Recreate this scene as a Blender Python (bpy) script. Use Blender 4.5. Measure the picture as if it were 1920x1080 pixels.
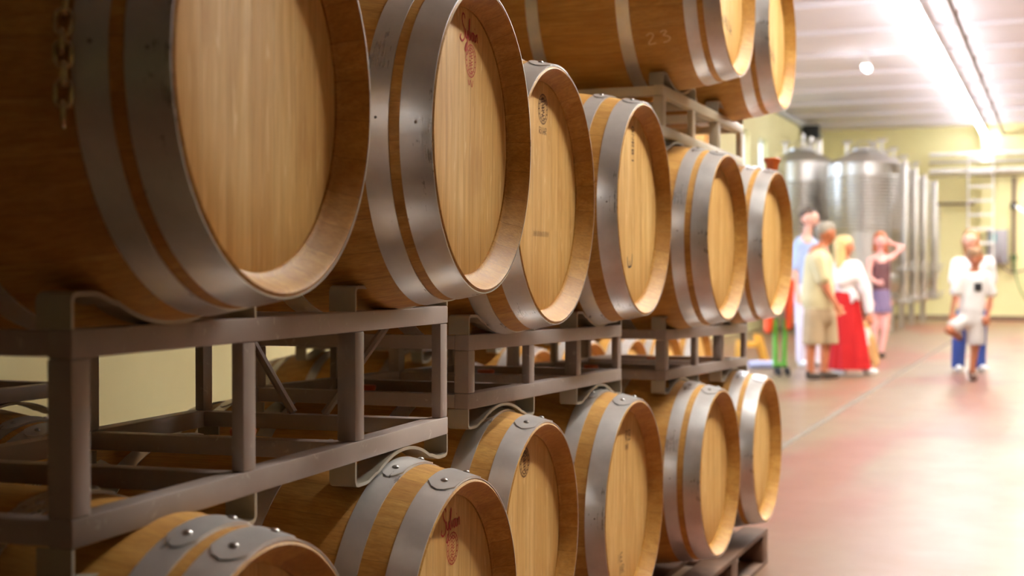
import bpy, bmesh, math, random
import numpy as np
from math import sin, cos, pi, radians, sqrt, atan2, floor
from mathutils import Vector, Matrix
random.seed(7)
SC = bpy.context.scene
COL = SC.collection
for o in list(bpy.data.objects): bpy.data.objects.remove(o)

# ---------------------------------------------------------------- camera, world, exposure
FPX, HORIZON, CAM_H = 2667.0, 512.0, 1.17
ROW = radians(21.1)                                   # the room runs away from the camera, turned to the right
cam_data = bpy.data.cameras.new('camera'); cam = bpy.data.objects.new('camera', cam_data); COL.objects.link(cam)
cam.location = (0, 0, CAM_H)
cam.rotation_euler = (pi/2 - math.atan((540-HORIZON)/FPX), 0, 0)
cam_data.sensor_width = 36; cam_data.lens = FPX*36/1920
cam_data.clip_start = .05; cam_data.clip_end = 200
cam_data.dof.use_dof = True; cam_data.dof.focus_distance = 2.75; cam_data.dof.aperture_fstop = 3.9
SC.camera = cam
world = bpy.data.worlds.new('sky'); SC.world = world; world.use_nodes = True
bg = world.node_tree.nodes['Background']
bg.inputs[0].default_value = (.62, .76, 1, 1); bg.inputs[1].default_value = 3.6
SC.view_settings.view_transform = 'Standard'; SC.view_settings.look = 'None'
SC.view_settings.gamma = 1; SC.view_settings.exposure = 1.2
SC.cycles.max_bounces = 8; SC.cycles.diffuse_bounces = 5; SC.cycles.glossy_bounces = 4
SC.cycles.sample_clamp_indirect = 6
TUBE, TUBE_WALK = 20.0, 150.0                                           # strength of the fluorescent tubes; the walkway ones are added

RN, RE = (cos(ROW), -sin(ROW)), (sin(ROW), cos(ROW))
def W(n, e, z=0.0):                                   # room coordinates (across, along, up) to world
    return Vector((RN[0]*n + RE[0]*e, RN[1]*n + RE[1]*e, z))

# ---------------------------------------------------------------- material helpers
def lin(c):
    return tuple((v/255/12.92 if v/255 <= .04045 else ((v/255+.055)/1.055)**2.4) for v in c) + (1,)
class NT:
    def __init__(s, name):
        s.m = bpy.data.materials.new(name); s.m.use_nodes = True
        s.t = s.m.node_tree; s.b = s.t.nodes['Principled BSDF']
    def n(s, typ, **kw):
        x = s.t.nodes.new(typ)
        for k, v in kw.items():
            if k.startswith('i_'):
                key = k[2:]; key = int(key) if key.isdigit() else key
                s.put(x.inputs[key], v)
            else: setattr(x, k, v)
        return x
    def put(s, sock, v):
        if isinstance(v, bpy.types.NodeSocket): s.t.links.new(v, sock)
        else: sock.default_value = v
    def math(s, op, a, b=None):
        x = s.n('ShaderNodeMath', operation=op); s.put(x.inputs[0], a)
        if b is not None: s.put(x.inputs[1], b)
        return x.outputs[0]
    def ramp(s, v, stops):
        x = s.n('ShaderNodeValToRGB'); s.put(x.inputs[0], v); e = x.color_ramp.elements
        while len(e) < len(stops): e.new(.5)
        for k, (p, c) in enumerate(stops): e[k].position = p; e[k].color = c
        return x.outputs[0]
    def mix(s, f, a, b, mode='MIX'):
        x = s.n('ShaderNodeMix', data_type='RGBA', blend_type=mode)
        s.put(x.inputs[0], f); s.put(x.inputs[6], a); s.put(x.inputs[7], b); return x.outputs[2]
    def obj(s): return s.n('ShaderNodeTexCoord').outputs['Object']
    def noise(s, vec, scale, detail=4, rough=.55, dist=0.0):
        x = s.n('ShaderNodeTexNoise'); s.put(x.inputs['Vector'], vec); x.inputs['Scale'].default_value = scale
        x.inputs['Detail'].default_value = detail; x.inputs['Roughness'].default_value = rough; x.inputs['Distortion'].default_value = dist
        return x.outputs['Fac']
    def mapv(s, vec, scale=(1,1,1), loc=(0,0,0)):
        x = s.n('ShaderNodeMapping'); s.put(x.inputs[0], vec); s.put(x.inputs['Location'], loc); x.inputs['Scale'].default_value = scale
        return x.outputs[0]
    def bump(s, h, strength=.2, dist=.002):
        x = s.n('ShaderNodeBump'); x.inputs['Strength'].default_value = strength; x.inputs['Distance'].default_value = dist
        s.put(x.inputs['Height'], h); s.t.links.new(x.outputs[0], s.b.inputs['Normal'])
    def set(s, col=None, rough=None, metal=None, **kw):
        if col is not None: s.put(s.b.inputs['Base Color'], col)
        if rough is not None: s.put(s.b.inputs['Roughness'], rough)
        if metal is not None: s.b.inputs['Metallic'].default_value = metal
        for k, v in kw.items(): s.put(s.b.inputs[k], v)
        return s.m
G = lambda v: (v, v, v, 1)
def plain(name, rgb, rough=.6, metal=0.0, vary=.12, scale=6, **kw):
    t = NT(name); n = t.noise(t.obj(), scale, 5)
    c = t.mix(t.ramp(n, [(.3, G(0)), (.7, G(1))]), tuple(x*(1-vary) for x in lin(rgb)[:3])+(1,), tuple(min(1, x*(1+vary)) for x in lin(rgb)[:3])+(1,))
    return t.set(c, rough, metal, **kw)

def stave_material():
    t = NT('oak_staves'); v = t.obj(); sep = t.n('ShaderNodeSeparateXYZ'); t.put(sep.inputs[0], v)
    info = t.n('ShaderNodeObjectInfo').outputs['Random']
    ang = t.math('ARCTAN2', sep.outputs[1], sep.outputs[2])
    k = t.math('ADD', t.math('MULTIPLY', ang, 28/(2*pi)), t.math('MULTIPLY', info, 3.7))
    idn = t.math('FLOOR', k); fr = t.math('FRACT', k)
    wn = t.n('ShaderNodeTexWhiteNoise', noise_dimensions='2D'); cmb = t.n('ShaderNodeCombineXYZ')
    t.put(cmb.inputs[0], idn); t.put(cmb.inputs[1], info); t.put(wn.inputs['Vector'], cmb.outputs[0])
    off = t.n('ShaderNodeCombineXYZ'); t.put(off.inputs[0], t.math('MULTIPLY', wn.outputs['Value'], 9)); t.put(off.inputs[1], t.math('MULTIPLY', info, 5))
    gv = t.mapv(v, (2.2, 26, 26), off.outputs[0])
    g = t.noise(gv, 2.2, 7, .62, .6); fine = t.noise(t.mapv(v, (5, 150, 150)), 2, 4, .7)
    big = t.noise(t.mapv(v, (3, 5, 5), off.outputs[0]), 1.3, 3)
    c = t.ramp(g, [(.25, lin((176, 124, 54))), (.5, lin((210, 162, 82))), (.78, lin((226, 184, 106)))])
    c = t.mix(t.math('MULTIPLY', wn.outputs['Value'], .5), c, lin((186, 132, 58)))
    c = t.mix(t.ramp(big, [(.45, G(0)), (.75, G(.5))]), c, lin((158, 102, 44)))
    c = t.mix(t.ramp(fine, [(.35, G(.35)), (.6, G(0))]), c, lin((132, 84, 38)))
    seam = t.math('LESS_THAN', t.math('MINIMUM', fr, t.math('SUBTRACT', 1.0, fr)), .012)
    c = t.mix(t.math('MULTIPLY', seam, .3), c, lin((70, 38, 16)))
    t.bump(t.math('ADD', t.math('MULTIPLY', fine, .4), g), .25, .0015)
    return t.set(c, t.math('ADD', t.math('MULTIPLY', g, .2), .42), **{'Specular IOR Level': .35})
def head_material():
    t = NT('oak_head'); v = t.obj(); sep = t.n('ShaderNodeSeparateXYZ'); t.put(sep.inputs[0], v)
    info = t.n('ShaderNodeObjectInfo').outputs['Random']
    k = t.math('ADD', t.math('MULTIPLY', sep.outputs[1], 1/.062), t.math('MULTIPLY', info, 7.3))
    idn = t.math('FLOOR', k); fr = t.math('FRACT', k)
    wn = t.n('ShaderNodeTexWhiteNoise', noise_dimensions='2D'); cmb = t.n('ShaderNodeCombineXYZ')
    t.put(cmb.inputs[0], idn); t.put(cmb.inputs[1], info); t.put(wn.inputs['Vector'], cmb.outputs[0])
    off = t.n('ShaderNodeCombineXYZ'); t.put(off.inputs[2], t.math('MULTIPLY', wn.outputs['Value'], 9)); t.put(off.inputs[1], t.math('MULTIPLY', info, 5))
    g = t.noise(t.mapv(v, (10, 22, 1.6), off.outputs[0]), 2.0, 7, .6, .5)
    fine = t.noise(t.mapv(v, (60, 170, 5)), 2, 4, .7)
    ray = t.noise(t.mapv(v, (10, 70, 9), off.outputs[0]), 1.0, 2, .5, 1.2)
    c = t.ramp(g, [(.28, lin((200, 152, 82))), (.5, lin((226, 184, 112))), (.74, lin((242, 210, 144)))])
    c = t.mix(t.math('MULTIPLY', wn.outputs['Value'], .45), c, lin((210, 160, 86)))
    c = t.mix(t.ramp(fine, [(.35, G(.25)), (.6, G(0))]), c, lin((150, 98, 46)))
    c = t.mix(t.ramp(ray, [(.63, G(0)), (.69, G(.6))]), c, lin((238, 208, 146)))
    stn = t.noise(t.mapv(v, (3, 9, 5), off.outputs[0]), 1.3, 3)
    c = t.mix(t.ramp(stn, [(.55, G(0)), (.8, G(.4))]), c, lin((172, 116, 54)))
    seam = t.math('LESS_THAN', fr, .018)
    c = t.mix(t.math('MULTIPLY', seam, .45), c, lin((110, 66, 30)))
    t.bump(t.math('ADD', t.math('MULTIPLY', fine, .4), g), .2, .0012)
    return t.set(c, .55, **{'Specular IOR Level': .3})
def hoop_material():
    t = NT('galvanised_hoop'); v = t.obj()
    n = t.noise(v, 9, 6, .6); sp = t.noise(v, 120, 2, .5); st = t.noise(t.mapv(v, (90, 5, 5)), 3, 4, .6)
    c = t.ramp(n, [(.3, lin((206, 207, 209))), (.7, lin((232, 233, 234)))])
    c = t.mix(t.ramp(sp, [(.75, G(0)), (.82, G(.28))]), c, lin((96, 90, 88)))
    t.bump(st, .06, .0008)
    r = t.math('ADD', t.math('MULTIPLY', n, .22), t.math('MULTIPLY', st, .1))
    return t.set(c, t.math('ADD', r, .15), .66)
def rack_material(name='grey_painted_steel', c0=(156, 144, 138), c1=(174, 162, 156)):
    t = NT(name); v = t.obj()
    n = t.noise(v, 5, 5); sp = t.noise(v, 28, 4, .6, .8)
    c = t.ramp(n, [(.3, lin(c0)), (.7, lin(c1))])
    c = t.mix(t.ramp(sp, [(.64, G(0)), (.70, G(.55))]), c, lin((204, 200, 194)))
    t.bump(sp, .08, .001)
    return t.set(c, t.math('ADD', t.math('MULTIPLY', n, .2), .34))
M = {}
M['stave'], M['head'], M['hoop'], M['rack'] = stave_material(), head_material(), hoop_material(), rack_material()
M['rack_beige'] = rack_material('beige_painted_steel', (198, 188, 164), (214, 204, 182))
M['strap'] = plain('cradle_steel', (172, 166, 150), .42, 0, .1, 14)
M['strap'].node_tree.nodes['Principled BSDF'].inputs['Metallic'].default_value = .25
M['rivet'] = plain('rivet_steel', (190, 188, 186), .3, 1)
M['nail'] = plain('nail_dark', (120, 112, 108), .5, .6)
M['red_ink'] = plain('red_ink', (176, 40, 26), .7)
M['dark_ink'] = plain('burnt_ink', (92, 56, 30), .7)
M['black_ink'] = plain('black_ink', (52, 44, 38), .7)
M['chalk'] = plain('chalk', (226, 190, 140), .9)
M['chain'] = plain('chain_steel', (200, 180, 140), .26, .9, .3, 60)
M['pallet'] = plain('dark_pallet_wood', (104, 76, 58), .75, 0, .35, 9)
M['amber'] = plain('amber_silicone', (196, 92, 26), .4)
M['stainless'] = plain('stainless', (206, 204, 198), .34, 1, .04, 3)
M['pipe'] = plain('pipe_steel', (205, 203, 196), .3, .9, .05)
M['black'] = plain('black_rubber', (28, 28, 30), .6)
M['dark_pipe'] = plain('brown_conduit', (112, 92, 78), .6)
def emit(name, rgb, s):
    t = NT(name); return t.set(lin(rgb), .5, 0, **{'Emission Color': lin(rgb), 'Emission Strength': s})
M['tube'] = emit('lit_tube', (250, 249, 255), TUBE)
M['tube_walk'] = emit('added_walkway_tube', (254, 248, 238), TUBE_WALK)
M['housing'] = plain('lamp_housing', (235, 235, 232), .5)

# ---------------------------------------------------------------- mesh helpers
def tag(o, label=None, cat=None, group=None, kind=None):
    if label: o['label'] = label
    if cat: o['category'] = cat
    if group: o['group'] = group
    if kind: o['kind'] = kind
    return o
def link(name, me, mat=None, parent=None, loc=None, rot=None):
    if mat is not None and not me.materials: me.materials.append(mat)
    o = bpy.data.objects.new(name, me); COL.objects.link(o)
    if parent: o.parent = parent
    if loc is not None: o.location = loc
    if rot is not None: o.rotation_euler = rot
    return o
def mesh(name, bm, smooth=True, angle=35):
    me = bpy.data.meshes.new(name); bmesh.ops.recalc_face_normals(bm, faces=bm.faces[:])
    if smooth:
        for f in bm.faces: f.smooth = True
        for e in bm.edges:
            if len(e.link_faces) == 2 and e.calc_face_angle(0) > radians(angle): e.smooth = False
    bm.to_mesh(me); bm.free(); return me
def empty(name, loc, rz=0.0, rx=0.0, ry=0.0):
    o = bpy.data.objects.new(name, None); COL.objects.link(o); o.location = loc; o.rotation_euler = (rx, ry, rz)
    o.empty_display_size = .1; return o
def box(bm, x0, x1, y0, y1, z0, z1, bev=0.0):
    r = bmesh.ops.create_cube(bm, size=1); vs = r['verts']
    for v in vs: v.co = Vector(((x0+x1)/2 + v.co.x*(x1-x0), (y0+y1)/2 + v.co.y*(y1-y0), (z0+z1)/2 + v.co.z*(z1-z0)))
    if bev > 0:
        es = {e for v in vs for e in v.link_edges}
        bmesh.ops.bevel(bm, geom=list(es), offset=bev, segments=2, affect='EDGES', profile=.5)
def boxes(name, lst, mat, parent=None, bev=.0, **k):
    bm = bmesh.new()
    for b in lst: box(bm, *b, bev=bev)
    return link(name, mesh(name, bm), mat, parent, **k)
def tube(bm, pts, r, seg=12, cap=True):
    pts = [Vector(p) for p in pts]; rs = r if isinstance(r, (list, tuple)) else [r]*len(pts); rings = []; up = None
    for i, p in enumerate(pts):
        d = (pts[min(i+1, len(pts)-1)] - pts[max(i-1, 0)]).normalized()
        if up is None: up = d.orthogonal().normalized()
        up = (up - d*up.dot(d)).normalized(); s = d.cross(up)
        rings.append([bm.verts.new(p + (up*cos(2*pi*k/seg) + s*sin(2*pi*k/seg))*rs[i]) for k in range(seg)])
    for a, b in zip(rings, rings[1:]):
        for k in range(seg): bm.faces.new((a[k], a[(k+1) % seg], b[(k+1) % seg], b[k]))
    if cap: bm.faces.new(rings[0]); bm.faces.new(rings[-1])
def lathe(bm, prof, seg=48, axis='z', closed=False, c=(0, 0, 0)):
    rings = []
    for (r, h) in prof:
        ring = []
        for k in range(seg):
            a = 2*pi*k/seg; x, y = r*cos(a), r*sin(a)
            p = (x, y, h) if axis == 'z' else (h, x, y)
            ring.append(bm.verts.new((p[0]+c[0], p[1]+c[1], p[2]+c[2])))
        rings.append(ring)
    pairs = list(zip(rings, rings[1:])) + ([(rings[-1], rings[0])] if closed else [])
    for a, b in pairs:
        for k in range(seg): bm.faces.new((a[k], a[(k+1) % seg], b[(k+1) % seg], b[k]))
    return rings
def obj_tube(name, pts, r, mat, parent=None, seg=12, **k):
    bm = bmesh.new(); tube(bm, pts, r, seg); return link(name, mesh(name, bm), mat, parent, **k)
def copy_tree(o, parent=None):
    c = o.copy(); COL.objects.link(c); c.parent = parent
    for ch in [x for x in CH.get(o.name, [])]: CH.setdefault(c.name, []).append(copy_tree(ch, c))
    return c
CH = {}
def register(o):
    kids = [x for x in bpy.data.objects if x.parent == o]; CH[o.name] = kids
    for k in kids: register(k)

# ---------------------------------------------------------------- the room
CEIL, WL, WR, EB, EF = 4.83, -5.85, 13.0, 37.2, -18.0
def room_box(name, n0, n1, e0, e1, z0, z1, mat):
    bm = bmesh.new(); box(bm, n0, n1, e0, e1, z0, z1)
    return tag(link(name, mesh(name, bm, False), mat, rot=(0, 0, -ROW)), kind='structure')
def wall_material():
    t = NT('yellow_wall_paint'); v = t.obj(); n = t.noise(v, .8, 5); f = t.noise(v, 14, 4)
    c = t.ramp(n, [(.3, lin((226, 218, 160))), (.7, lin((236, 230, 176)))])
    t.bump(f, .1, .004); return t.set(c, .7)
def floor_material():
    t = NT('polished_red_concrete'); v = t.obj()
    a = t.noise(t.mapv(v, (.55, .22, 1)), 1.0, 3, .5, .6); b = t.noise(v, 2.3, 6, .6); f = t.noise(v, 40, 3)
    c = t.mix(t.ramp(a, [(.42, G(0)), (.56, G(1))]), lin((128, 74, 54)), lin((124, 106, 80)))
    c = t.mix(t.ramp(b, [(.25, G(.0)), (.8, G(.35))]), c, lin((134, 100, 74)))
    return t.set(c, t.math('ADD', t.math('MULTIPLY', b, .2), .25), **{'Specular IOR Level': .5})
M['wall'], M['floor'] = wall_material(), floor_material()
M['ceil'] = plain('white_ceiling', (226, 222, 226), .75, 0, .03, 1)
room_box('floor', WL-.3, WR+.3, EF-.3, EB+.3, -.2, 0, M['floor'])
room_box('ceiling', WL-.3, WR+.3, EF-.3, EB+.3, CEIL, CEIL+.2, M['ceil'])
# left wall with a loading door and a row of high windows
openings = [(13.0, 17.6, 0.0, 3.3), (20.0, 22.4, 2.6, 4.0), (24.0, 25.6, 2.6, 4.0), (27.4, 28.4, 2.6, 4.0), (29.4, 30.3, 2.6, 4.0)]
def wall_with_holes(name, n0, n1, e0, e1, holes, mat):
    bm = bmesh.new(); x = e0
    for (a, b, c, d) in holes:
        box(bm, n0, n1, x, a, 0, CEIL)
        if c > 0: box(bm, n0, n1, a, b, 0, c)
        box(bm, n0, n1, a, b, d, CEIL); x = b
    box(bm, n0, n1, x, e1, 0, CEIL)
    return tag(link(name, mesh(name, bm, False), mat, rot=(0, 0, -ROW)), kind='structure')
wall_with_holes('wall_left', WL-.3, WL, EF-.3, EB+.3, openings, M['wall'])
room_box('wall_right', WR, WR+.3, EF-.3, EB+.3, 0, CEIL, M['wall'])
room_box('wall_back', WL, WR, EB, EB+.3, 0, CEIL, M['wall'])
room_box('wall_front', WL, WR, EF-.3, EF, 0, CEIL, M['wall'])
room_box('trim_1', -1.84, WR, EB-.35, EB, 0, CEIL, M['wall'])          # the wall steps forward at the right
room_box('trim_2', -1.84, WR, EB-.40, EB-.345, 0, .12, plain('plinth_brown', (120, 96, 78), .7))
room_box('baseboard_back', WL, -1.84, EB-.03, EB, 0, .12, plain('plinth_grey', (140, 118, 96), .7))
bm = bmesh.new()
for k in range(-8, 17): box(bm, WL, WR, 1.35+2.27*k-.04, 1.35+2.27*k+.04, CEIL-.07, CEIL)
tag(link('trim_3', mesh('ceiling_ribs', bm, False), M['ceil'], rot=(0, 0, -ROW)), kind='structure')
room_box('trim_4', -1.77, -1.72, EF, EB, -.02, .004, plain('joint_filler', (118, 108, 94), .8))  # expansion joint
room_box('trim_5', WL, WL+.10, EF, EB, CEIL-.16, CEIL-.07, plain('grey_duct', (196, 200, 204), .5))
glass = NT('window_glass').set(G(1), .02, 0, **{'Transmission Weight': 1.0, 'IOR': 1.0})
M['white_frame'] = plain('white_frame', (230, 230, 226), .5)
for k, (a, b, c, d) in enumerate(openings):
    nm = 'door_1' if c == 0 else f'window_{k}'
    bm = bmesh.new()
    for q in ((a, a+.06, c, d), (b-.06, b, c, d), (a, b, d-.06, d)) + (((a, b, c, c+.06), ((a+b)/2-.03, (a+b)/2+.03, c, d)) if c > 0 else ()):
        box(bm, WL-.2, WL-.1, q[0], q[1], q[2], q[3])
    tag(link(nm, mesh(nm, bm, False), M['white_frame'], rot=(0, 0, -ROW)), kind='structure')
    pl = bpy.data.lights.new('daylight_portal', 'AREA'); pl.shape = 'RECTANGLE'; pl.size = b-a; pl.size_y = d-c; pl.cycles.is_portal = True
    po = bpy.data.objects.new('daylight_portal', pl); COL.objects.link(po)
    po.location = W(WL-.31, (a+b)/2, (c+d)/2); po.rotation_euler = (pi/2, 0, -ROW - pi/2)
room_box('ground', -26, WL-.3, -7, 45, -.25, -.05, plain('yard_gravel', (190, 186, 178), .9))

# ---------------------------------------------------------------- ceiling lamps
def lamp(name, n, e, z, ln, shade=False):
    t = empty(name, W(n, e, z+.12), -ROW)
    boxes('housing', [(-.05, .05, -ln/2, ln/2, -.06, 0)], M['housing'], t, .006)
    for y in (-ln/2+.2, ln/2-.22): boxes('hanger', [(-.008, .008, y, y+.02, 0, CEIL-z-.12)], M['housing'], t)
    obj_tube('tube', [(0, -ln/2+.03, -.085), (0, ln/2-.03, -.085)], .045 if shade else .058, M['tube_walk' if shade else 'tube'], t, 14)
    if shade:                                          # folded sheet reflector, shaped to keep light off wall and ceiling
        bm = bmesh.new(); a = [(-.16, -.20), (-.07, -.03), (.07, -.03), (.16, -.20)]; b = [(x, z+.006) for x, z in a]
        vs = [[bm.verts.new((x, y, z)) for x, z in a+b[::-1]] for y in (-ln/2, ln/2)]
        for k in range(8): bm.faces.new((vs[0][k], vs[0][(k+1) % 8], vs[1][(k+1) % 8], vs[1][k]))
        bm.faces.new(vs[0]); bm.faces.new(vs[1]); link('reflector', mesh('reflector', bm, False), M['housing'], t)
    return t
L0 = lamp('fluorescent_lamp', 0, 0, 4.52, 2.1); register(L0)
L1 = lamp('added_reflector_lamp', 0, 0, 4.38, 1.5, True); register(L1)
placed = []
ORD = ['first', 'second', 'third', 'fourth', 'fifth', 'sixth', 'seventh', 'eighth', 'ninth', 'tenth', 'eleventh', 'twelfth', 'thirteenth', 'fourteenth', 'fifteenth']
def place_lamp(n, e, label, group, src=None, z=4.64):
    src = src or L0; o = copy_tree(src) if src in placed else src; placed.append(src)
    o.location = W(n, e, z); tag(o, label, 'lamp', group); return o
for k in range(4, 16):
    place_lamp(-1.75, 1.35+2.27*k+1.13, (ORD[15-k] + ' fluorescent lamp from the back wall in the line over the barrels').strip(), 'lamps in the line over the barrel rows')
for k in range(1, 16):  # unseen line of lamps, added to light the barrel heads from above
    place_lamp(.55, 1.35+2.27*k+1.13, (ORD[15-k] + ' added unseen reflector lamp from the back wall in the line over the walkway').strip(), 'added lamps over the walkway', L1, 4.50)
place_lamp(-3.0, 24.0, 'small lit lamp by itself left of the line of lamps', None).scale = (1, .15, 1)
bm = bmesh.new(); tube(bm, [(0, .1, 0), (0, EB-EF-.1, 0)], .035, 10)
for k in range(0, 24):
    box(bm, -.012, .012, 2.2*k+.8, 2.2*k+.83, 0, .18)
tag(link('conduit', mesh('conduit', bm), M['dark_pipe'], loc=W(-1.32, EF, CEIL-.25), rot=(0, 0, -ROW)), 'long brown conduit pipe under the ceiling right of the line of lamps', 'pipe')

# ---------------------------------------------------------------- barrels
LEN = .92
def rad(x, rh, rb): return rb - (rb-rh)*(abs(2*x/LEN))**2.0
def hoop_mesh(x0, x1, rh, rb, over=True):
    bm = bmesh.new(); seg = 96; th = .0022; lap = radians(17)
    xs = [x0 + (x1-x0)*k/4 for k in range(5)]
    prof = [(rad(x, rh, rb)+.0004, x) for x in xs] + [(rad(x, rh, rb)+th, x) for x in reversed(xs)]
    lathe(bm, prof, seg, 'x', True)
    # the riveted lap: a second thickness of band over the top, its ends cut to a shallow curve
    rows = []
    for i in range(21):
        rr = []
        for j in range(5):
            u = j/4; bow = 1 - (2*u-1)**2
            a0 = pi/2 - lap*(.80 + .28*bow); a1 = pi/2 + lap*(.80 + .28*bow)
            a = a0 + (a1-a0)*i/20; x = x0+.001 + (x1-x0-.002)*u; r = rad(x, rh, rb)+th*2+.0004
            rr.append((bm.verts.new((x, r*cos(a), r*sin(a))), bm.verts.new((x, (r-th)*cos(a), (r-th)*sin(a)))))
        rows.append(rr)
    for a, b in zip(rows, rows[1:]):
        for j in range(4):
            bm.faces.new((a[j][0], a[j+1][0], b[j+1][0], b[j][0])); bm.faces.new((a[j][1], b[j][1], b[j+1][1], a[j+1][1]))
        bm.faces.new((a[0][0], b[0][0], b[0][1], a[0][1])); bm.faces.new((a[4][0], a[4][1], b[4][1], b[4][0]))
    for rr in (rows[0], rows[-1]):
        for j in range(4): bm.faces.new((rr[j][0], rr[j][1], rr[j+1][1], rr[j+1][0]))
    return mesh('hoop', bm, True, 40)
def knob_mesh(r, h):
    bm = bmesh.new(); prof = [(r*cos(a), h*sin(a)) for a in [k*pi/2/4 for k in range(4)]]
    rings = lathe(bm, [(r, -.002)] + prof, 10); bm.faces.new(rings[-1]); bm.faces.new(rings[0]); return mesh('rivet', bm, True, 80)
RIV, NAIL = knob_mesh(.0068, .0045), knob_mesh(.0024, .0008)
def on_barrel(me, name, mat, parent, x, ang, rh, rb, lift=.0046):
    r = rad(x, rh, rb)+lift; n = Vector((0, cos(ang), sin(ang)))
    o = link(name, me, mat, parent, (x, r*n.y, r*n.z)); o.rotation_euler = n.to_track_quat('Z', 'Y').to_euler(); return o
STAVE = {}
def barrel_template(key, rh, rb, gap):
    """a cask lying on its side, its axis along local x, standing on the Empty at its lowest point"""
    t = empty('oak_barrel', (0, 0, 0)); H = LEN/2; loc = (0, 0, rb)
    # staves: outer bulge, chimes and the inside of the chimes down to the croze
    bm = bmesh.new(); xs = [-H+.004 + (LEN-.008)*k/28 for k in range(29)]
    inner = lambda d: rh-.026+.07*d
    prof = ([(inner(0)-.004, H-.052), (inner(0)-.004, H-.040), (rh-.022, H-.036), (rh-.0095, H-.006), (rh-.0045, H-.0005), (rh-.0018, H-.002)]
            + [(rad(x, rh, rb), x) for x in reversed(xs)]
            + [(rh-.0018, -H+.002), (rh-.0045, -H+.0005), (rh-.0095, -H+.006), (rh-.022, -H+.036), (inner(0)-.004, -H+.040), (inner(0)-.004, -H+.052)])
    lathe(bm, prof, 112, 'x'); link('staves', mesh('staves', bm, True, 50), M['stave'], t, loc)
    # heads: round boards let into the croze, bevelled edge
    for sgn in (1, -1):
        bm = bmesh.new(); x = sgn*(H-.041)
        rr = rh-.0225
        rings = lathe(bm, [(.001, x), (rr*.5, x), (rr-.012, x), (rr, x-sgn*.006), (rr, x-sgn*.02)], 96, 'x')
        bm.faces.new(rings[0]); link('head', mesh('head', bm, True, 30), M['head'], t, loc)
    a0 = .053; b0 = a0+gap
    for sgn in (1, -1):
        for (s0, s1, wd) in ((.002, a0, 1), (b0, b0+.041, 1), (.285, .328, 1)):
            xa, xb = sorted((sgn*(H-s0), sgn*(H-s1)))
            h = link('hoop', hoop_mesh(xa, xb, rh, rb), M['hoop'], t, loc)
            if sgn > 0:
                xm = (xa+xb)/2
                for a in (-11, 11): on_barrel(RIV, 'rivet', M['rivet'], h, xm, pi/2+radians(a), rh, rb)
                if s0 < .2: on_barrel(NAIL, 'nail', M['nail'], h, xm, pi - radians(1.5 if s0 < .01 else 3), rh, rb, .0024)
    # bung hole and bung on top
    bm = bmesh.new(); rings = lathe(bm, [(.021, rb-.006), (.026, rb+.012), (.024, rb+.016), (.004, rb+.017)], 20); bm.faces.new(rings[-1])
    link('bung', mesh('bung', bm), M['amber'], t, loc)
    register(t); STAVE[key] = (t, rh, rb); return t
T = {'A': barrel_template('A', .268, .322, .018), 'B': barrel_template('B', .294, .349, .040), 'C': barrel_template('C', .274, .331, .020),
     'D': barrel_template('D', .276, .332, .046)}
used = set()
BAR = {}
def barrel(code, key, hx, hy, hz, yaw, tilt, label, group):
    """head centre at (hx, hy, hz), row direction turned by yaw"""
    t, rh, rb = STAVE[key]; o = t if key not in used else copy_tree(t); used.add(key)
    y = radians(yaw); n = Vector((cos(y), -sin(y), 0))
    c = Vector((hx, hy, hz)) - n*(LEN/2)
    o.rotation_euler = (0, -radians(tilt), -y)
    o.location = c - Vector((0, 0, rb)); tag(o, label, 'barrel', group); BAR[code] = (o, rh, rb); return o
GU, GL, GT = 'barrels of the middle tier facing the walkway', 'barrels of the bottom tier facing the walkway', 'barrels on the topmost rack'
barrel('M1', 'A', -.285, 1.800, 1.408, 17.8, 0, 'nearest oak barrel at upper left, a chain hanging over its side', GU)
barrel('M2', 'A', -.047, 2.533, 1.409, 17.8, -.6, 'middle tier oak barrel with a red stamp, right of the chained barrel', GU)
barrel('M3', 'B', .105, 3.277, 1.352, 19.8, -.5, 'middle tier oak barrel with an oval brown emblem, third from the left', GU)
barrel('M4', 'B', .3765, 3.975, 1.348, 20.2, 0, 'middle tier oak barrel with a dark pen mark low on its head', GU)
barrel('M5', 'C', .719, 4.720, 1.290, 22.6, -.3, 'middle tier oak barrel under the upper rack, second from the far end', GU)
barrel('M6', 'C', 1.0166, 5.435, 1.283, 22.8, -.3, 'farthest middle tier oak barrel, an amber bung on its top', GU)
barrel('L1', 'A', -.300, 1.790, .560, 18.5, 0, 'oak barrel at lower left, only its top arc in view', GL)
barrel('L2', 'D', -.082, 2.550, .527, 19, -.6, 'bottom tier oak barrel with a red stamp, second from the left', GL)
barrel('L3', 'D', .0721, 3.302, .550, 19.6, -.5, 'bottom tier oak barrel with an oval brown emblem on its head', GL)
barrel('L4', 'B', .3465, 3.990, .523, 21.0, -.6, 'bottom tier oak barrel with faint letters, fourth from the left', GL)
barrel('L5', 'C', .698, 4.727, .5055, 22.4, 0, 'bottom tier oak barrel on the dark pallet, second from the far end', GL)
barrel('L6', 'C', .987, 5.470, .490, 21.5, 0, 'farthest bottom tier oak barrel, over the corner of the dark pallet', GL)
barrel('U1', 'C', .752, 4.720, 2.098, 21.5, .2, 'oak barrel on the topmost rack with 23 chalked on its side', GT)
barrel('U2', 'C', 1.030, 5.400, 2.065, 21.5, .2, 'farther topmost oak barrel, pale head with a wine stain at its rim', GT)

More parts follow.
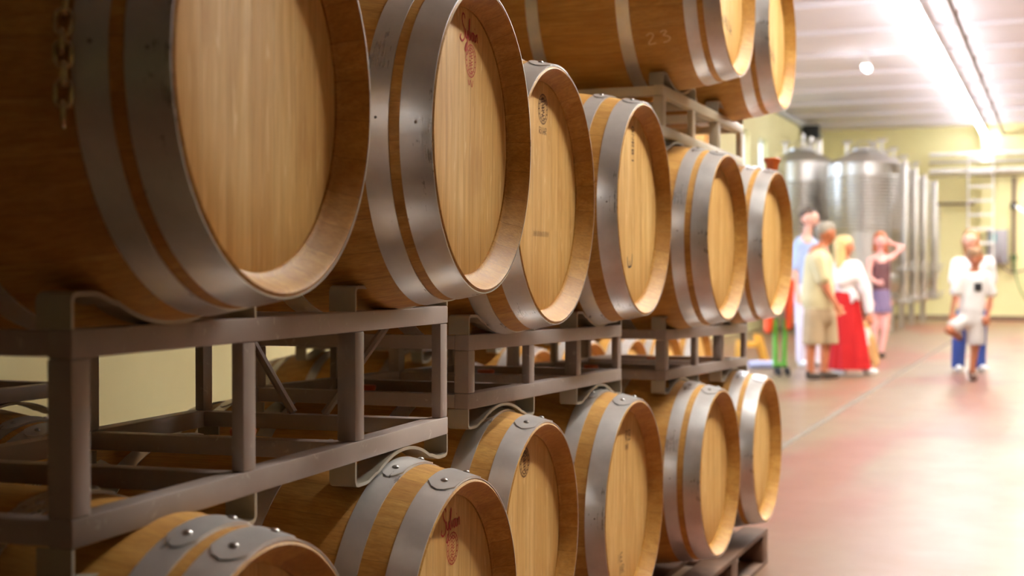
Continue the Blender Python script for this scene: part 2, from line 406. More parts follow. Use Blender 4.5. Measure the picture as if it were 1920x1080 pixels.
# ---------------------------------------------------------------- writing on the barrels
def ribbon(name, strokes, w, mat, parent, place):
    """strokes: polylines in metres (u to the right, v up); place maps (u, v) to a point just off the surface"""
    bm = bmesh.new()
    for s in strokes:
        if len(s) < 2: continue
        pr = []
        for i, (u, v) in enumerate(s):
            a = s[max(i-1, 0)]; b = s[min(i+1, len(s)-1)]; d = sqrt((b[0]-a[0])**2+(b[1]-a[1])**2) or 1
            nx, ny = -(b[1]-a[1])/d*w/2, (b[0]-a[0])/d*w/2
            pr.append((bm.verts.new(place(u+nx, v+ny)), bm.verts.new(place(u-nx, v-ny))))
        for p, q in zip(pr, pr[1:]): bm.faces.new((p[0], p[1], q[1], q[0]))
    return link(name, mesh(name, bm, False), mat, parent)
def smooth(pts, n=5):
    out = []
    P = [pts[0]] + list(pts) + [pts[-1]]
    for i in range(1, len(P)-2):
        for k in range(n):
            t = k/n; a, b, c, d = P[i-1], P[i], P[i+1], P[i+2]
            out.append(tuple(.5*((2*b[j]) + (c[j]-a[j])*t + (2*a[j]-5*b[j]+4*c[j]-d[j])*t*t + (3*b[j]-a[j]-3*c[j]+d[j])*t**3) for j in (0, 1)))
    return out + [tuple(pts[-1])]
def xf(strokes, s, du=0, dv=0): return [[(u*s+du, v*s+dv) for u, v in st] for st in strokes]
def oval(a, b, n=30): return [(a*cos(2*pi*k/n), b*sin(2*pi*k/n)) for k in range(n+1)]
def head_place(code):
    o, rh, rb = BAR[code]; x = LEN/2-.0402
    return lambda u, v: (x, u, rb+v)
def side_place(code, s0, a0):
    o, rh, rb = BAR[code]
    def f(u, v):
        x = LEN/2 - s0 + u; r = rad(x, rh, rb)+.0008; a = a0 + v/r      # near side is -y; a is the angle above it
        return (x, -r*cos(a), rb + r*sin(a))
    return f
SY = [smooth(p) for p in ([(.62, 1.02), (.5, 1.2), (.3, 1.22), (.2, 1.0), (.34, .72), (.6, .45), (.6, .1), (.3, -.12), (.02, .0), (.1, .2)],
      [(.72, .55), (.76, .2), (.92, .12), (1.06, .5), (1.0, -.1), (.86, -.5), (.7, -.45), (.9, -.1)], [(1.08, .1), (1.3, .7), (1.34, 1.1), (1.24, .9), (1.2, .1), (1.34, .1)],
      [(1.38, .5), (1.46, .1), (1.62, .5)], [(1.9, .46), (1.74, .46), (1.7, .14), (1.86, .12), (1.94, .5), (1.96, .1)], [(2.08, .46), (2.1, .1), (2.2, .14)],
      [(2.26, .46), (2.28, .1)], [(2.28, .3), (2.42, .5), (2.5, .36), (2.52, .08)])]
SY[5:5] = [[(2.06, .70), (2.1, .74)]]
def emblem(a, b, rnd):
    st = [oval(a, b), oval(a*.72, b*.78)]
    for k in range(16):
        t = 2*pi*k/16; st.append([(a*.78*cos(t), b*.83*sin(t)), (a*.95*cos(t+.08), b*.95*sin(t+.08))])
    for k in range(7):
        v = b*(.6-.2*k); st.append(smooth([(-a*.35, v), (-a*.1, v+b*rnd.uniform(.02, .14)), (a*.1, v-b*rnd.uniform(.02, .12)), (a*.35, v+b*.03)]))
    return st
rnd = random.Random(3)
GLY = {'E': [[(1, 0), (0, 0), (0, 1), (1, 1)], [(0, .5), (.8, .5)]], 'N': [[(0, 0), (0, 1), (1, 0), (1, 1)]], 'M': [[(0, 0), (0, 1), (.5, .4), (1, 1), (1, 0)]],
       'C': [smooth([(1, .85), (.6, 1), (.1, .8), (0, .4), (.3, 0), (1, .1)])], 'O': [oval(.5, .5, 14)], 'R': [[(0, 0), (0, 1), (.8, .9), (.8, .6), (0, .5), (.9, 0)]],
       'B': [[(0, 0), (0, 1), (.7, .9), (.7, .6), (0, .52), (.8, .4), (.8, .1), (0, 0)]], '1': [[(.5, 0), (.5, 1)]], 'A': [[(0, 0), (.5, 1), (1, 0)], [(.2, .4), (.8, .4)]],
       'G': [smooth([(1, .8), (.5, 1), (0, .5), (.4, 0), (1, .2), (.95, .5), (.6, .5)])]}
def word(txt, h, sp=1.25, slant=0):
    out = []
    for k, ch in enumerate(txt): out += [[((u*.7+k*sp*.8)*h, (v+k*slant)*h) for u, v in s] for s in GLY[ch]]
    return out
for code, mat in (('M2', 'red_ink'), ('L2', 'red_ink')):
    o = BAR[code][0]; pl = head_place(code)
    dv = .195
    ribbon('stamp_lettering', xf(SY, .036, -.034, dv-.014), .0034, M[mat], o, pl)
    ribbon('stamp_emblem', xf(emblem(.027, .029, rnd), 1, .022, dv-.048), .0018, M[mat], o, pl)
    if code == 'M2': ribbon('stamp_flourish', [smooth([(.008, -.083), (.014, -.092), (.020, -.083), (.028, -.094), (.034, -.082)])], .002, M[mat], o, lambda u, v, pl=pl, dv=dv: pl(u, v+dv))
for code in ('M3', 'L3'):
    o = BAR[code][0]; pl = head_place(code)
    u0, v0 = (.0, .200) if code == 'M3' else (-.028, .186)
    ribbon('stamp_emblem', xf(emblem(.033, .034, rnd), 1, u0, v0) + [smooth([(u0-.016, v0+.012), (u0, v0+.024), (u0+.016, v0+.012)]), [(u0, v0-.02), (u0, v0+.02)], [(u0-.01, v0+.004), (u0+.01, v0+.004)]], .0024, M['dark_ink'], o, pl)
    if code == 'M3':
        ribbon('stamp_lettering', xf(word('RNAR', .016, 1.1), 1, -.026, .142), .0020, M['dark_ink'], o, pl)
        ribbon('stamp_lettering', xf(word('MMNMMMNMM', .012, 1.3), 1, -.060, -.094), .0015, M['dark_ink'], o, pl)
o = BAR['M4'][0]; pl = head_place('M4')
ribbon('stamp_lettering', [[(-.012+v*1.0, .232-u) for u, v in s] for s in word('GNRB1', .021, 1.3)], .0042, M['dark_ink'], o, pl)
ribbon('pen_mark', xf([smooth([(-.058, -.168), (-.05, -.192), (-.032, -.196), (-.03, -.178)]), smooth([(-.032, -.196), (-.014, -.19), (-.006, -.160)])], 1, .0, .035), .0045, M['black_ink'], o, pl)
o = BAR['L4'][0]; pl = head_place('L4')
ribbon('stamp_lettering', xf(word('RB', .030), 1, .02, .175) + xf(word('MN', .016), 1, .02, .15), .0034, M['dark_ink'], o, pl)
ribbon('stamp_lettering', xf(word('NE', .024), 1, -.04, -.160) + xf(word('MR', .024), 1, -.02, -.195), .0028, M['dark_ink'], o, pl)
o = BAR['U1'][0]; pl = head_place('U1')
ribbon('stamp_lettering', xf(word('RCOMNA', .037, 1.3, -.22), 1, -.150, -.090), .0060, M['black_ink'], o, pl)
ribbon('chalk_number', xf([smooth([(0, .85), (.35, 1.05), (.62, .9), (.5, .6), (.2, .25), (.12, .02), (.4, .0), (.75, .06)]),
       smooth([(1.25, 1.02), (1.6, 1.15), (1.8, 1.0), (1.5, .72), (1.8, .62), (2.05, .4), (1.85, .1), (1.4, .02)])], .036, 0, 0), .0042, M['chalk'], o, side_place('U1', .240, -.66))
o = BAR['U2'][0]; pl = head_place('U2')
ribbon('stamp_lettering', xf(word('NORMA', .034, 1.3, -.26), 1, -.130, -.060), .0050, M['black_ink'], o, pl)
M['wine'] = plain('wine_stain', (128, 70, 72), .4, 0, .5, 60)
bm = bmesh.new(); rh = .274; rb = .331; rr = random.Random(5)
for k in range(9):
    a = -pi/2 + rr.uniform(-.15, .25); x = LEN/2 - rr.uniform(.006, .030); r0 = rh-.0105-(LEN/2-x)*.35
    c = Vector((x, r0*cos(a), rb+r0*sin(a))); q = rr.uniform(.005, .014)
    vs = [bm.verts.new(c + Vector((q*.8*cos(t), q*sin(t)*-sin(a)*1.0, q*sin(t)*cos(a)*1.0 + .0012))) for t in [2*pi*j/9 for j in range(9)]]
    bm.faces.new(vs)
link('wine_stain', mesh('wine_stain', bm, False), M['wine'], o)

# ---------------------------------------------------------------- steel racks
def strap_mesh(w, hgt, wd, sgn, r, dip):
    """bent flat bar: up from the rail, over, down under the barrel and back; sgn -1 hangs below"""
    c = w/2; pts = [(0, 0), (0, hgt*.75), (.004, hgt*.93), (.014, hgt), (.045, hgt)]
    a1 = .125
    def arc(d): return dip + r - sqrt(r*r - d*d)
    n = 6; y0, z0 = .045, hgt; y1, z1 = c-a1, arc(a1)
    for k in range(1, n):
        t = k/n; s = t*t*(3-2*t); pts.append((y0+(y1-y0)*t, z0+(z1-z0)*s))
    for k in range(13):
        d = -a1 + a1*k/12; pts.append((c+d, arc(d)))
    full = pts + [(w-y, z) for y, z in reversed(pts[:-1])]
    th = .006; bm = bmesh.new(); rows = []
    for i, (y, z) in enumerate(full):
        a = full[max(i-1, 0)]; b = full[min(i+1, len(full)-1)]; d = sqrt((b[0]-a[0])**2+(b[1]-a[1])**2)
        ny, nz = (b[1]-a[1])/d*th, -(b[0]-a[0])/d*th
        rows.append([bm.verts.new(p) for p in ((0, y, z*sgn), (-wd, y, z*sgn), (-wd, y+ny, (z+nz)*sgn), (0, y+ny, (z+nz)*sgn))])
    for a, b in zip(rows, rows[1:]):
        for k in range(4): bm.faces.new((a[k], a[(k+1) % 4], b[(k+1) % 4], b[k]))
    bm.faces.new(rows[0]); bm.faces.new(rows[-1])
    return mesh('cradle', bm, True, 40)
def rack(L, H, label, group, loc, yaw, slope=0.0, r=.30, depth=.56, mat='rack'):
    t = empty('barrel_rack', loc, -radians(yaw), radians(slope)); D = depth; w = .36*L; R = .0345
    ys = [0, w-.041, L-w, L-.041]; m = M[mat]
    def part(nm, b, bev=.003): boxes(nm, [b], m, t, bev)
    for x0 in (0, -D+R):
        for z0 in (0, H-R): part('rail', (x0-R, x0, 0, L, z0, z0+R))
        for k, y in enumerate(ys): part('post', (x0-(R if k in (0, 2) else .020)-.001, x0-.001, y+.0015, y+.0395, R, H-R))
    for k, y in enumerate(ys):
        for z0 in (0, H-R): part('crossbeam', (-D+R, -R, y+.002, y+.036, z0+.002, z0+R-.002), .002)
    for x0 in (0, -D+.05):
        for y0 in (0, L-w):
            for sgn, z in ((1, H), (-1, 0)):
                link('cradle', STR[(round(L, 3), sgn)] if (round(L, 3), sgn) in STR else STR.setdefault((round(L, 3), sgn), strap_mesh(w, .044, .048, sgn, r, .004 if sgn > 0 else .006)), M['strap'], t, (x0-.001, y0, z))
    if H > .2:
        for z in (H-.022, .014):
            bm = bmesh.new(); tube(bm, [(-.014, .0012, z), (-.014, .0022, z)], .0042, 12); link('bolt_hole', mesh('bolt_hole', bm), M['black'], t)
        for xa, xb in ((-.17, -.26), (-.40, -.33)):
            bm = bmesh.new(); a = Vector((xa+(.05 if xa > -.3 else -.05), L-.02, H-R)); b = Vector((xb+(.0), L-.02, R)); tube(bm, [a, b], .009, 8)
            link('brace', mesh('brace', bm), m, t)
    register(t); tag(t, label, 'rack', group); return t
STR = {}
rack(1.25, .255, 'tall grey steel rack at left carrying the two nearest barrels', 'racks between the two lower tiers', (-.507, 1.637, .850), 17.7)
rack(1.20, .163, 'low grey steel rack in the middle, right of the tall rack', 'racks between the two lower tiers', (-.0946, 3.096, .872), 20.5, -.9, .31)
rack(1.15, .166, 'low grey steel rack at the far end of the middle tier', 'racks between the two lower tiers', (.4976, 4.61, .820), 22.6, -.9, .31)
rack(1.15, .165, 'beige steel rack carrying the topmost barrels', None, (.486, 4.58, 1.612), 22.0, -1.0, .31, mat='rack_beige')

# ---------------------------------------------------------------- second rank behind, its top tier added to shade the wall
REAR = ((5.0, 'behind the far rack'), (6.52, 'past the far rack'), (8.04, 'at the far end'), (1.72, 'left of the tall rack'))
for k, (e0, where) in enumerate(REAR):
    for z, word_ in ((.865, 'lower'),) + (((1.68, 'added unseen higher'),) if k < 3 else ()):  # the upper racks only carry the added top tier
        p = W(-2.3, e0); rack(1.2, .165, f'{word_} shadowed steel rack of the rear rank {where}', 'racks of the rear rank', (p.x, p.y, z), 21.1, 0, .31)
    for j in (0, 1):
        for tier, z in (('bottom', .53), ('middle', 1.345)) + ((('top', 2.16),) if k < 3 else ()):  # third tier is added out of view to shade the left wall
            q = W(-2.16, e0+.21+j*.77)
            barrel(f'R{k}{j}{tier}', 'B' if (k+j) % 2 else 'C', q.x, q.y, z, 21.1, 0, f'{tier} shadowed barrel of the rear rank {where}, {("nearer", "farther")[j]} one', 'barrels of the rear rank')

# ---------------------------------------------------------------- pallets under the bottom tier
def pallet(n0, e0, ln, label, lifts, yaw=21.1):
    t = empty('wooden_pallet', W(n0, e0), -ROW); D = 1.0
    for k in range(3): boxes('bottom_board', [(-D*k/2-.1*(1-k/2), -D*k/2+.1*(k/2), 0, ln, 0, .018)], M['pallet'], t, .002)
    for k in range(3):
        for j in range(3): boxes('block', [(-D*k/2-.1*(1-k/2), -D*k/2+.1*(k/2), (ln-.1)*j/2, (ln-.1)*j/2+.1, .018, .105)], M['pallet'], t, .003)
    for j in range(3): boxes('stringer_board', [(-D, 0, (ln-.1)*j/2, (ln-.1)*j/2+.1, .105, .123)], M['pallet'], t, .002)
    for k in range(7): boxes('deck_board', [(-.1-.15*k, -.15*k, 0, ln, .1235, .1415)], M['pallet'], t, .002)
    for (x0) in (-.26, -.80): boxes('bearer', [(x0-.06, x0, 0.03, ln-.03, .142, lifts)], M['pallet'], t, .003)
    tag(t, label, 'pallet'); return t
pallet(-1.10, 4.47, 1.25, 'dark wooden pallet with its corner out on the red floor', .174)
pallet(-1.12, 3.02, 1.25, 'dark wooden pallet in shade under the middle bottom barrels', .178)
pallet(-.98, 1.40, 1.35, 'dark wooden pallet under the nearest pair of bottom tier barrels', .196)
for e0, where in REAR: pallet(-2.22, e0-.02, 1.25, 'dark wooden pallet of the rear rank ' + where, .18)

# ---------------------------------------------------------------- chain over the nearest barrel, bung on the farthest
bm = bmesh.new(); seg = 28; mn = 8; R1, R2, wr = .0085, .0155, .0033
rings = []
for i in range(seg):
    a = 2*pi*i/seg; ca, sa = cos(a), sin(a)
    c = Vector((R1*ca, 0, R1*sa + (.0062 if sa >= 0 else -.0062))); nrm = Vector((ca, 0, sa))
    rings.append([bm.verts.new(c + (nrm*cos(2*pi*j/mn) + Vector((0, 1, 0))*sin(2*pi*j/mn))*wr) for j in range(mn)])
for i in range(seg):
    a, b = rings[i], rings[(i+1) % seg]
    for j in range(mn): bm.faces.new((a[j], a[(j+1) % mn], b[(j+1) % mn], b[j]))
LINK = mesh('chain_link', bm)
o, rh, rb = BAR['M1']
s0 = .118; x = LEN/2 - s0; rc = rad(x, rh, rb)+.0085
ct = empty('chain', o.location.copy(), o.rotation_euler.z)
pitch = .0215; path = []; a = radians(64); p = Vector((x, -rc*cos(a), rb+rc*sin(a)))
k = 0
while a > 0: path.append((Vector((x, -rc*cos(a), rb+rc*sin(a))), a)); a -= pitch/rc
z = rb; 
while z > rb-.072: path.append((Vector((x+.001, -rc, z)), 0)); z -= pitch
for i, (p, a) in enumerate(path):
    l = link('chain_link', LINK, M['chain'], ct, p)
    up = Vector((0, sin(a), cos(a))); out = Vector((0, -cos(a), sin(a)))
    side = Vector((1, 0, 0)); tw = radians(35) + (pi/2 if i % 2 else 0) + random.uniform(-.15, .15)
    yv = (out*cos(tw) + side*sin(tw)); xv = yv.cross(up)
    l.matrix_local = Matrix.Translation(p) @ Matrix((xv, yv, up)).transposed().to_4x4()
tag(ct, 'rusty steel chain hanging over the side of the nearest barrel', 'chain')
o, rh, rb = BAR['M6']
bm = bmesh.new(); rings = lathe(bm, [(.019, 0), (.022, .004), (.024, .022), (.032, .038), (.033, .044), (.030, .047), (.006, .048)], 28); bm.faces.new(rings[0]); bm.faces.new(rings[-1])
c = Vector((1.0166, 5.435, 0)) - Vector((cos(radians(22.8)), -sin(radians(22.8)), 0))*.035
tag(link('barrel_bung', mesh('barrel_bung', bm), M['amber'], loc=(c.x+.012, c.y, 1.283+.2795)), 'amber tapered bung standing on top of the farthest middle tier barrel', 'bung')
# ---------------------------------------------------------------- steel tanks
def tank(n, e, label, r=.72, top=3.30):
    t = empty('wine_tank', W(n, e), -ROW)
    prof = [(.05, .42), (r-.02, .62), (r, .66)]
    z = .70; prof.append((r, .80))
    prof += [(r, 1.95)]
    z = 1.98
    while z < 3.05:
        prof += [(r+.001, z), (r+.022, z+.022), (r+.022, z+.034), (r+.001, z+.056)]; z += .064
    prof += [(r, 3.1), (r, top), (r-.02, top+.02), (.26, top+.26), (.24, top+.26)]
    bm = bmesh.new(); rg = lathe(bm, prof, 72); bm.faces.new(rg[0]); bm.faces.new(rg[-1])
    link('tank_body', mesh('tank_body', bm, True, 30), M['stainless'], t)
    bm = bmesh.new(); rg = lathe(bm, [(.25, top+.262), (.27, top+.27), (.27, top+.30), (.20, top+.34), (.04, top+.36)], 32); bm.faces.new(rg[0]); bm.faces.new(rg[-1])
    link('lid', mesh('lid', bm, True, 40), M['stainless'], t)
    obj_tube('lid_handle', [(-.2, 0, top+.33), (-.12, 0, top+.46), (.12, 0, top+.46), (.2, 0, top+.33)], .014, M['stainless'], t)
    for a in (35, 145, 215, 325):
        x, y = (r-.12)*cos(radians(a)), (r-.12)*sin(radians(a)); obj_tube('leg', [(x, y, 0), (x, y, .64)], .035, M['stainless'], t)
    boxes('cable_column', [(r+.0, r+.10, -.12, .0, .55, top+.05)], M['pipe'], t, .01)
    obj_tube('level_gauge', [(r*.75, -r*.72, .75), (r*.75, -r*.72, top-.1)], .014, M['pipe'], t)
    bm = bmesh.new(); tube(bm, [(r*.8, -r*.5, .72), (r*.98, -r*.72, .72)], .05); 
    link('manway_neck', mesh('manway_neck', bm), M['stainless'], t)
    bm = bmesh.new(); rg = lathe(bm, [(.05, 0), (.17, .02), (.18, .05), (.05, .08)], 28); bm.faces.new(rg[0]); bm.faces.new(rg[-1])
    link('manway_door', mesh('manway_door', bm), M['stainless'], t, (r*.80, -r*.78, 1.0), (pi/2, 0, radians(40)))
    for (h, s) in ((.62, .055), (1.25, .035)):
        bm = bmesh.new(); tube(bm, [(r*.9, -.2, h), (r+.22, -.26, h)], s*.6, 10); tube(bm, [(r+.2, -.26, h-.03), (r+.2, -.26, h+.1)], s*.4, 8); box(bm, r+.12, r+.3, -.275, -.245, h+.1, h+.125, .008)
        link('valve', mesh('valve', bm), M['stainless'], t)
    for (x, y) in ((.34, -.18), (-.36, .1), (.1, .42)):
        bm = bmesh.new(); tube(bm, [(x, y, top+.1), (x, y, top+.46)], .025, 10); tube(bm, [(x-.09, y, top+.46), (x+.09, y, top+.46)], .035, 10)
        link('top_fitting', mesh('top_fitting', bm), M['stainless'], t)
    register(t); tag(t, label, 'tank', 'stainless steel tanks along the left'); return t
tank(-3.60, 28.6, 'largest looking steel tank with ribbed cooling jacket, right behind the group of visitors')
tank(-3.60, 30.7, 'second steel tank of the receding row, just behind the broad front tank')
tank(-3.60, 32.8, 'third steel tank of the receding row, a narrow strip in view')
tank(-3.54, 34.9, 'last steel tank of the row, next to the yellow back wall')
tank(-5.07, 30.0, 'bluish lit ribbed steel tank by the left wall, partly behind the tall man', top=3.46)

# ---------------------------------------------------------------- fittings at the back wall and left wall
def at(x, y, Y):
    th = math.atan((540-HORIZON)/FPX); a = (x-960)/FPX; b = (540-y)/FPX
    d = Vector((a, cos(th)+b*sin(th), -sin(th)+b*cos(th))); return Vector((0, 0, CAM_H)) + d*(Y/d.y)
def on_e(x, y, e):                                     # point on the plane at distance e down the room
    s = (x-960)/FPX; n = (s*cos(ROW)-sin(ROW))*e/(cos(ROW)+sin(ROW)*s); p = W(n, e); q = at(x, y, p.y); return Vector((p.x, p.y, q.z))
for (x0, x1, y, r, mat, lab) in ((1742, 2010, 291, .05, 'white_frame', 'white pipe along the back wall, highest of the four'), (1742, 2010, 305, .045, 'pipe', 'grey pipe along the back wall, second from the top'),
        (1742, 2010, 322, .06, 'white_frame', 'thick white pipe along the back wall, third from the top'), (1742, 2010, 331, .02, 'dark_pipe', 'thin dark pipe along the back wall, lowest of the four')):
    a, b = on_e(x0, y, EB-.52), on_e(x1, y, EB-.52); b.z = a.z
    tag(obj_tube('wall_pipe', [Vector((0, 0, 0)), b-a], r, M[mat], loc=a), lab, 'pipe', 'pipes along the back wall')
a, b = on_e(1742, 383, EB-.2), on_e(1826, 383, EB-.2); b.z = a.z
tag(obj_tube('wall_pipe', [Vector((0, 0, 0)), b-a], .035, M['dark_pipe'], loc=a), 'short grey pipe on the back wall left of the ladder', 'pipe')
a = on_e(1760, 383, EB-.1); b = Vector((a.x, a.y, on_e(1760, 520, EB-.1).z))
tag(obj_tube('wall_pipe', [Vector((0, 0, 0)), b-a], .02, M['white_frame'], loc=a), 'thin upright pipe on the back wall between tanks and ladder', 'pipe')
lt = empty('wall_ladder', on_e(1838, 500, EB-.75), -ROW); zb = lt.location.z; zt = on_e(1838, 285, EB-.75).z
for s in (-1, 1): obj_tube('rail', [(s*.29, 0, 0), (s*.29, 0, zt-zb)], .022, M['white_frame'], lt)
k = 0
while .2+k*.345 < zt-zb: boxes('rung', [(-.28, .28, -.03, .03, .2+k*.345, .26+k*.345)], M['white_frame'], lt, .008); k += 1
for s in (-1, 1): obj_tube('bracket', [(s*.29, 0, .3), (s*.29, .38, .3)], .015, M['white_frame'], lt); obj_tube('bracket', [(s*.29, 0, zt-zb-.4), (s*.29, .38, zt-zb-.4)], .015, M['white_frame'], lt)
tag(lt, 'white ladder with broad rungs fixed high on the back wall', 'ladder')
p = on_e(1870, 495, EB-.50); h = on_e(1870, 430, EB-.50).z-p.z
eb = empty('control_cabinet', p, -ROW)
boxes('cabinet_body', [(-.24, .24, -.10, .12, 0, h)], plain('grey_cabinet', (138, 134, 140), .5), eb, .02)
boxes('cabinet_door', [(-.21, .21, -.118, -.10, .03, h-.03)], plain('grey_cabinet_door', (146, 142, 148), .5), eb, .006)
boxes('screen', [(-.16, -.02, -.124, -.118, h-.32, h-.10)], plain('teal_panel', (70, 140, 150), .3), eb)
tag(eb, 'grey control cabinet with a teal panel on the yellow wall behind the boy', 'cabinet')
a = on_e(1901, 332, EB-.50)
vp = empty('hose_station', a, -ROW)
obj_tube('riser', [(0, 0, 0), (0, 0, -2.3)], .05, M['dark_pipe'], vp)
obj_tube('valve', [(0, -.02, -.62), (0, -.02, -.78)], .09, M['black'], vp); obj_tube('handle', [(0, -.08, -.7), (.3, -.08, -.92)], .03, M['pipe'], vp)
obj_tube('valve', [(0, -.02, -1.9), (0, -.02, -2.02)], .08, M['black'], vp)
tag(vp, 'dark upright pipe with valves at right on the back wall', 'pipe')
base = on_e(1901, 478, EB-.62)
pts = [Vector(p) for p in smooth([(0, 0), (.04, -.45), (.2, -.95), (.5, -1.22), (1.0, -1.15), (1.3, -.5), (1.25, .1)], 8)]
M['hose'] = plain('green_hose', (120, 150, 96), .5)
tag(obj_tube('garden_hose', [(p.x, -.1, p.y) for p in pts], .022, M['hose'], loc=base, rot=(0, 0, -ROW), seg=8), 'green hose hanging in a loop below the upright pipe', 'hose')
pts = [Vector(p) for p in smooth([(-.35, 0), (-.28, -.25), (-.05, -.42), (.3, -.36), (.9, -.3)], 8)]
tag(obj_tube('cable', [(p.x, -.05, p.y) for p in pts], .02, M['dark_pipe'], loc=base, rot=(0, 0, -ROW), seg=8), 'grey cable sagging from below the control cabinet', 'cable')
for (x, y0, y1, r, lab) in ((1505, 252, 330, .05, 'left'), (1519, 258, 330, .07, 'middle'), (1537, 262, 330, .05, 'right')):
    a, b = at(x, y0, 32.6), at(x, y1, 32.6); b.x, b.y = a.x, a.y
    bm = bmesh.new(); tube(bm, [Vector((0, 0, 0)), b-a], r, 12); tube(bm, [Vector((0, 0, -.35)), Vector((0, 0, -.6))], r*1.5, 12)
    tag(link('upright_pipe', mesh('upright_pipe', bm), M['stainless'], loc=a), f'shiny upright pipe above the bluish tank, {lab} of the three', 'pipe', 'upright pipes by the left wall')
bx = empty('junction_box', at(1523, 262, 34.2), -ROW); boxes('casing', [(-.22, .16, -.15, .15, 0, .34)], M['black'], bx, .01); boxes('cover', [(-.2, .14, -.17, -.15, .02, .32)], M['black'], bx, .006)
tag(bx, 'small black box high in the corner of the left and back walls', 'box')

# ---------------------------------------------------------------- people
SK = {}
def skin(rgb): 
    if rgb not in SK: SK[rgb] = plain('skin', rgb, .5, 0, .05, 20)
    return SK[rgb]
def cloth(name, rgb): 
    t = NT(name); v = t.obj(); n = t.noise(v, 7, 4, .6, .8); f = t.noise(v, 120, 2)
    c = t.mix(t.ramp(n, [(.3, G(0)), (.7, G(1))]), tuple(x*.88 for x in lin(rgb)[:3])+(1,), lin(rgb))
    t.bump(t.math('ADD', n, t.math('MULTIPLY', f, .1)), .5, .012); return t.set(c, .8)
ICO = []
for sub in (2, 3):
    bm = bmesh.new(); bmesh.ops.create_icosphere(bm, subdivisions=sub, radius=1)
    ICO.append((np.array([v.co[:] for v in bm.verts]), np.array([[v.index for v in f.verts] for f in bm.faces]))); bm.free()
def blob(name, parts, mat, parent, base, vox=.011, cuts=(), it=4):
    """one continuous surface grown from tapered limbs; parts: (a, b, ra, rb[, squash]) in world space"""
    vs, fs, off = [], [], 0
    for q in parts:
        a, b, ra, rb = np.array(q[0]), np.array(q[1]), q[2], q[3]; sq = np.array(q[4] if len(q) > 4 else (1, 1, 1))
        n = max(2, int(np.linalg.norm(b-a)/(min(ra, rb)*.22))+1)
        V, F = ICO[1 if max(ra, rb) > .03 else 0]
        for k in range(n):
            t = k/(n-1); vs.append(V*(ra+(rb-ra)*t)*sq + a + (b-a)*t - np.array(base)); fs.append(F+off); off += len(V)
    vs = np.concatenate(vs); fs = np.concatenate(fs); me = bpy.data.meshes.new(name)
    me.vertices.add(len(vs)); me.vertices.foreach_set('co', vs.ravel()); me.loops.add(fs.size); me.loops.foreach_set('vertex_index', fs.ravel().astype('i'))
    me.polygons.add(len(fs)); me.polygons.foreach_set('loop_start', np.arange(0, fs.size, 3, dtype='i')); me.update(calc_edges=True)
    o = bpy.data.objects.new(name, me); COL.objects.link(o)
    m = o.modifiers.new('r', 'REMESH'); m.mode = 'VOXEL'; m.voxel_size = vox; m.use_smooth_shade = True
    s = o.modifiers.new('s', 'SMOOTH'); s.iterations = it; s.factor = .6
    dg = bpy.context.evaluated_depsgraph_get(); nm = bpy.data.meshes.new_from_object(o.evaluated_get(dg))
    bpy.data.objects.remove(o); bpy.data.meshes.remove(me)
    bm = bmesh.new(); bm.from_mesh(nm)
    for (co, no) in cuts:
        r = bmesh.ops.bisect_plane(bm, geom=bm.verts[:]+bm.edges[:]+bm.faces[:], plane_co=Vector(co)-base, plane_no=Vector(no), clear_outer=True)
        es = [e for e in r['geom_cut'] if isinstance(e, bmesh.types.BMEdge)]
        try: bmesh.ops.edgeloop_fill(bm, edges=es)
        except Exception: pass
    for f in bm.faces: f.smooth = True
    bm.to_mesh(nm); bm.free(); nm.name = name
    return link(name, nm, mat, parent)
class Fig:
    def __init__(s, Y, x, yfeet): s.Y = Y; s.base = at(x, yfeet, Y); s.base.z = 0.0; s.s = Y/FPX
    def p(s, x, y, d=0.0):                              # image-measured joint, d metres behind the figure's plane
        q = at(x, y, s.Y); return Vector((q.x, q.y+d, q.z))
def hand(f, wrist, tip, thumb_side, r=.011):
    """palm, five separate bent fingers; returns limb pieces"""
    d = (tip-wrist).normalized(); L = (tip-wrist).length; side = Vector(thumb_side).normalized(); side = (side-d*side.dot(d)).normalized(); nrm = d.cross(side)
    out = [(wrist, wrist+d*L*.45, .020, .024, (1, 1, 1)), (wrist+d*L*.15+side*.015, wrist+d*L*.5+side*.022, .017, .015), (wrist+d*L*.15-side*.015, wrist+d*L*.45-side*.026, .017, .014)]
    for k, ln in enumerate((.50, .56, .52, .42)):
        o = side*(.030-.020*k); a = wrist+d*L*.42+o; b = a+d*L*ln*.5+o*.12; c = b+(d*.75+nrm*.66).normalized()*L*ln*.5
        out += [(a, b, .0095, .0088), (b, c, .0088, .0070)]
    a = wrist+d*L*.12+side*.022; b = a+(d*.6+side*.8).normalized()*L*.28; c = b+(d*.9+side*.35).normalized()*L*.2
    return out + [(a, b, .012, .0105), (b, c, .0105, .0085)]
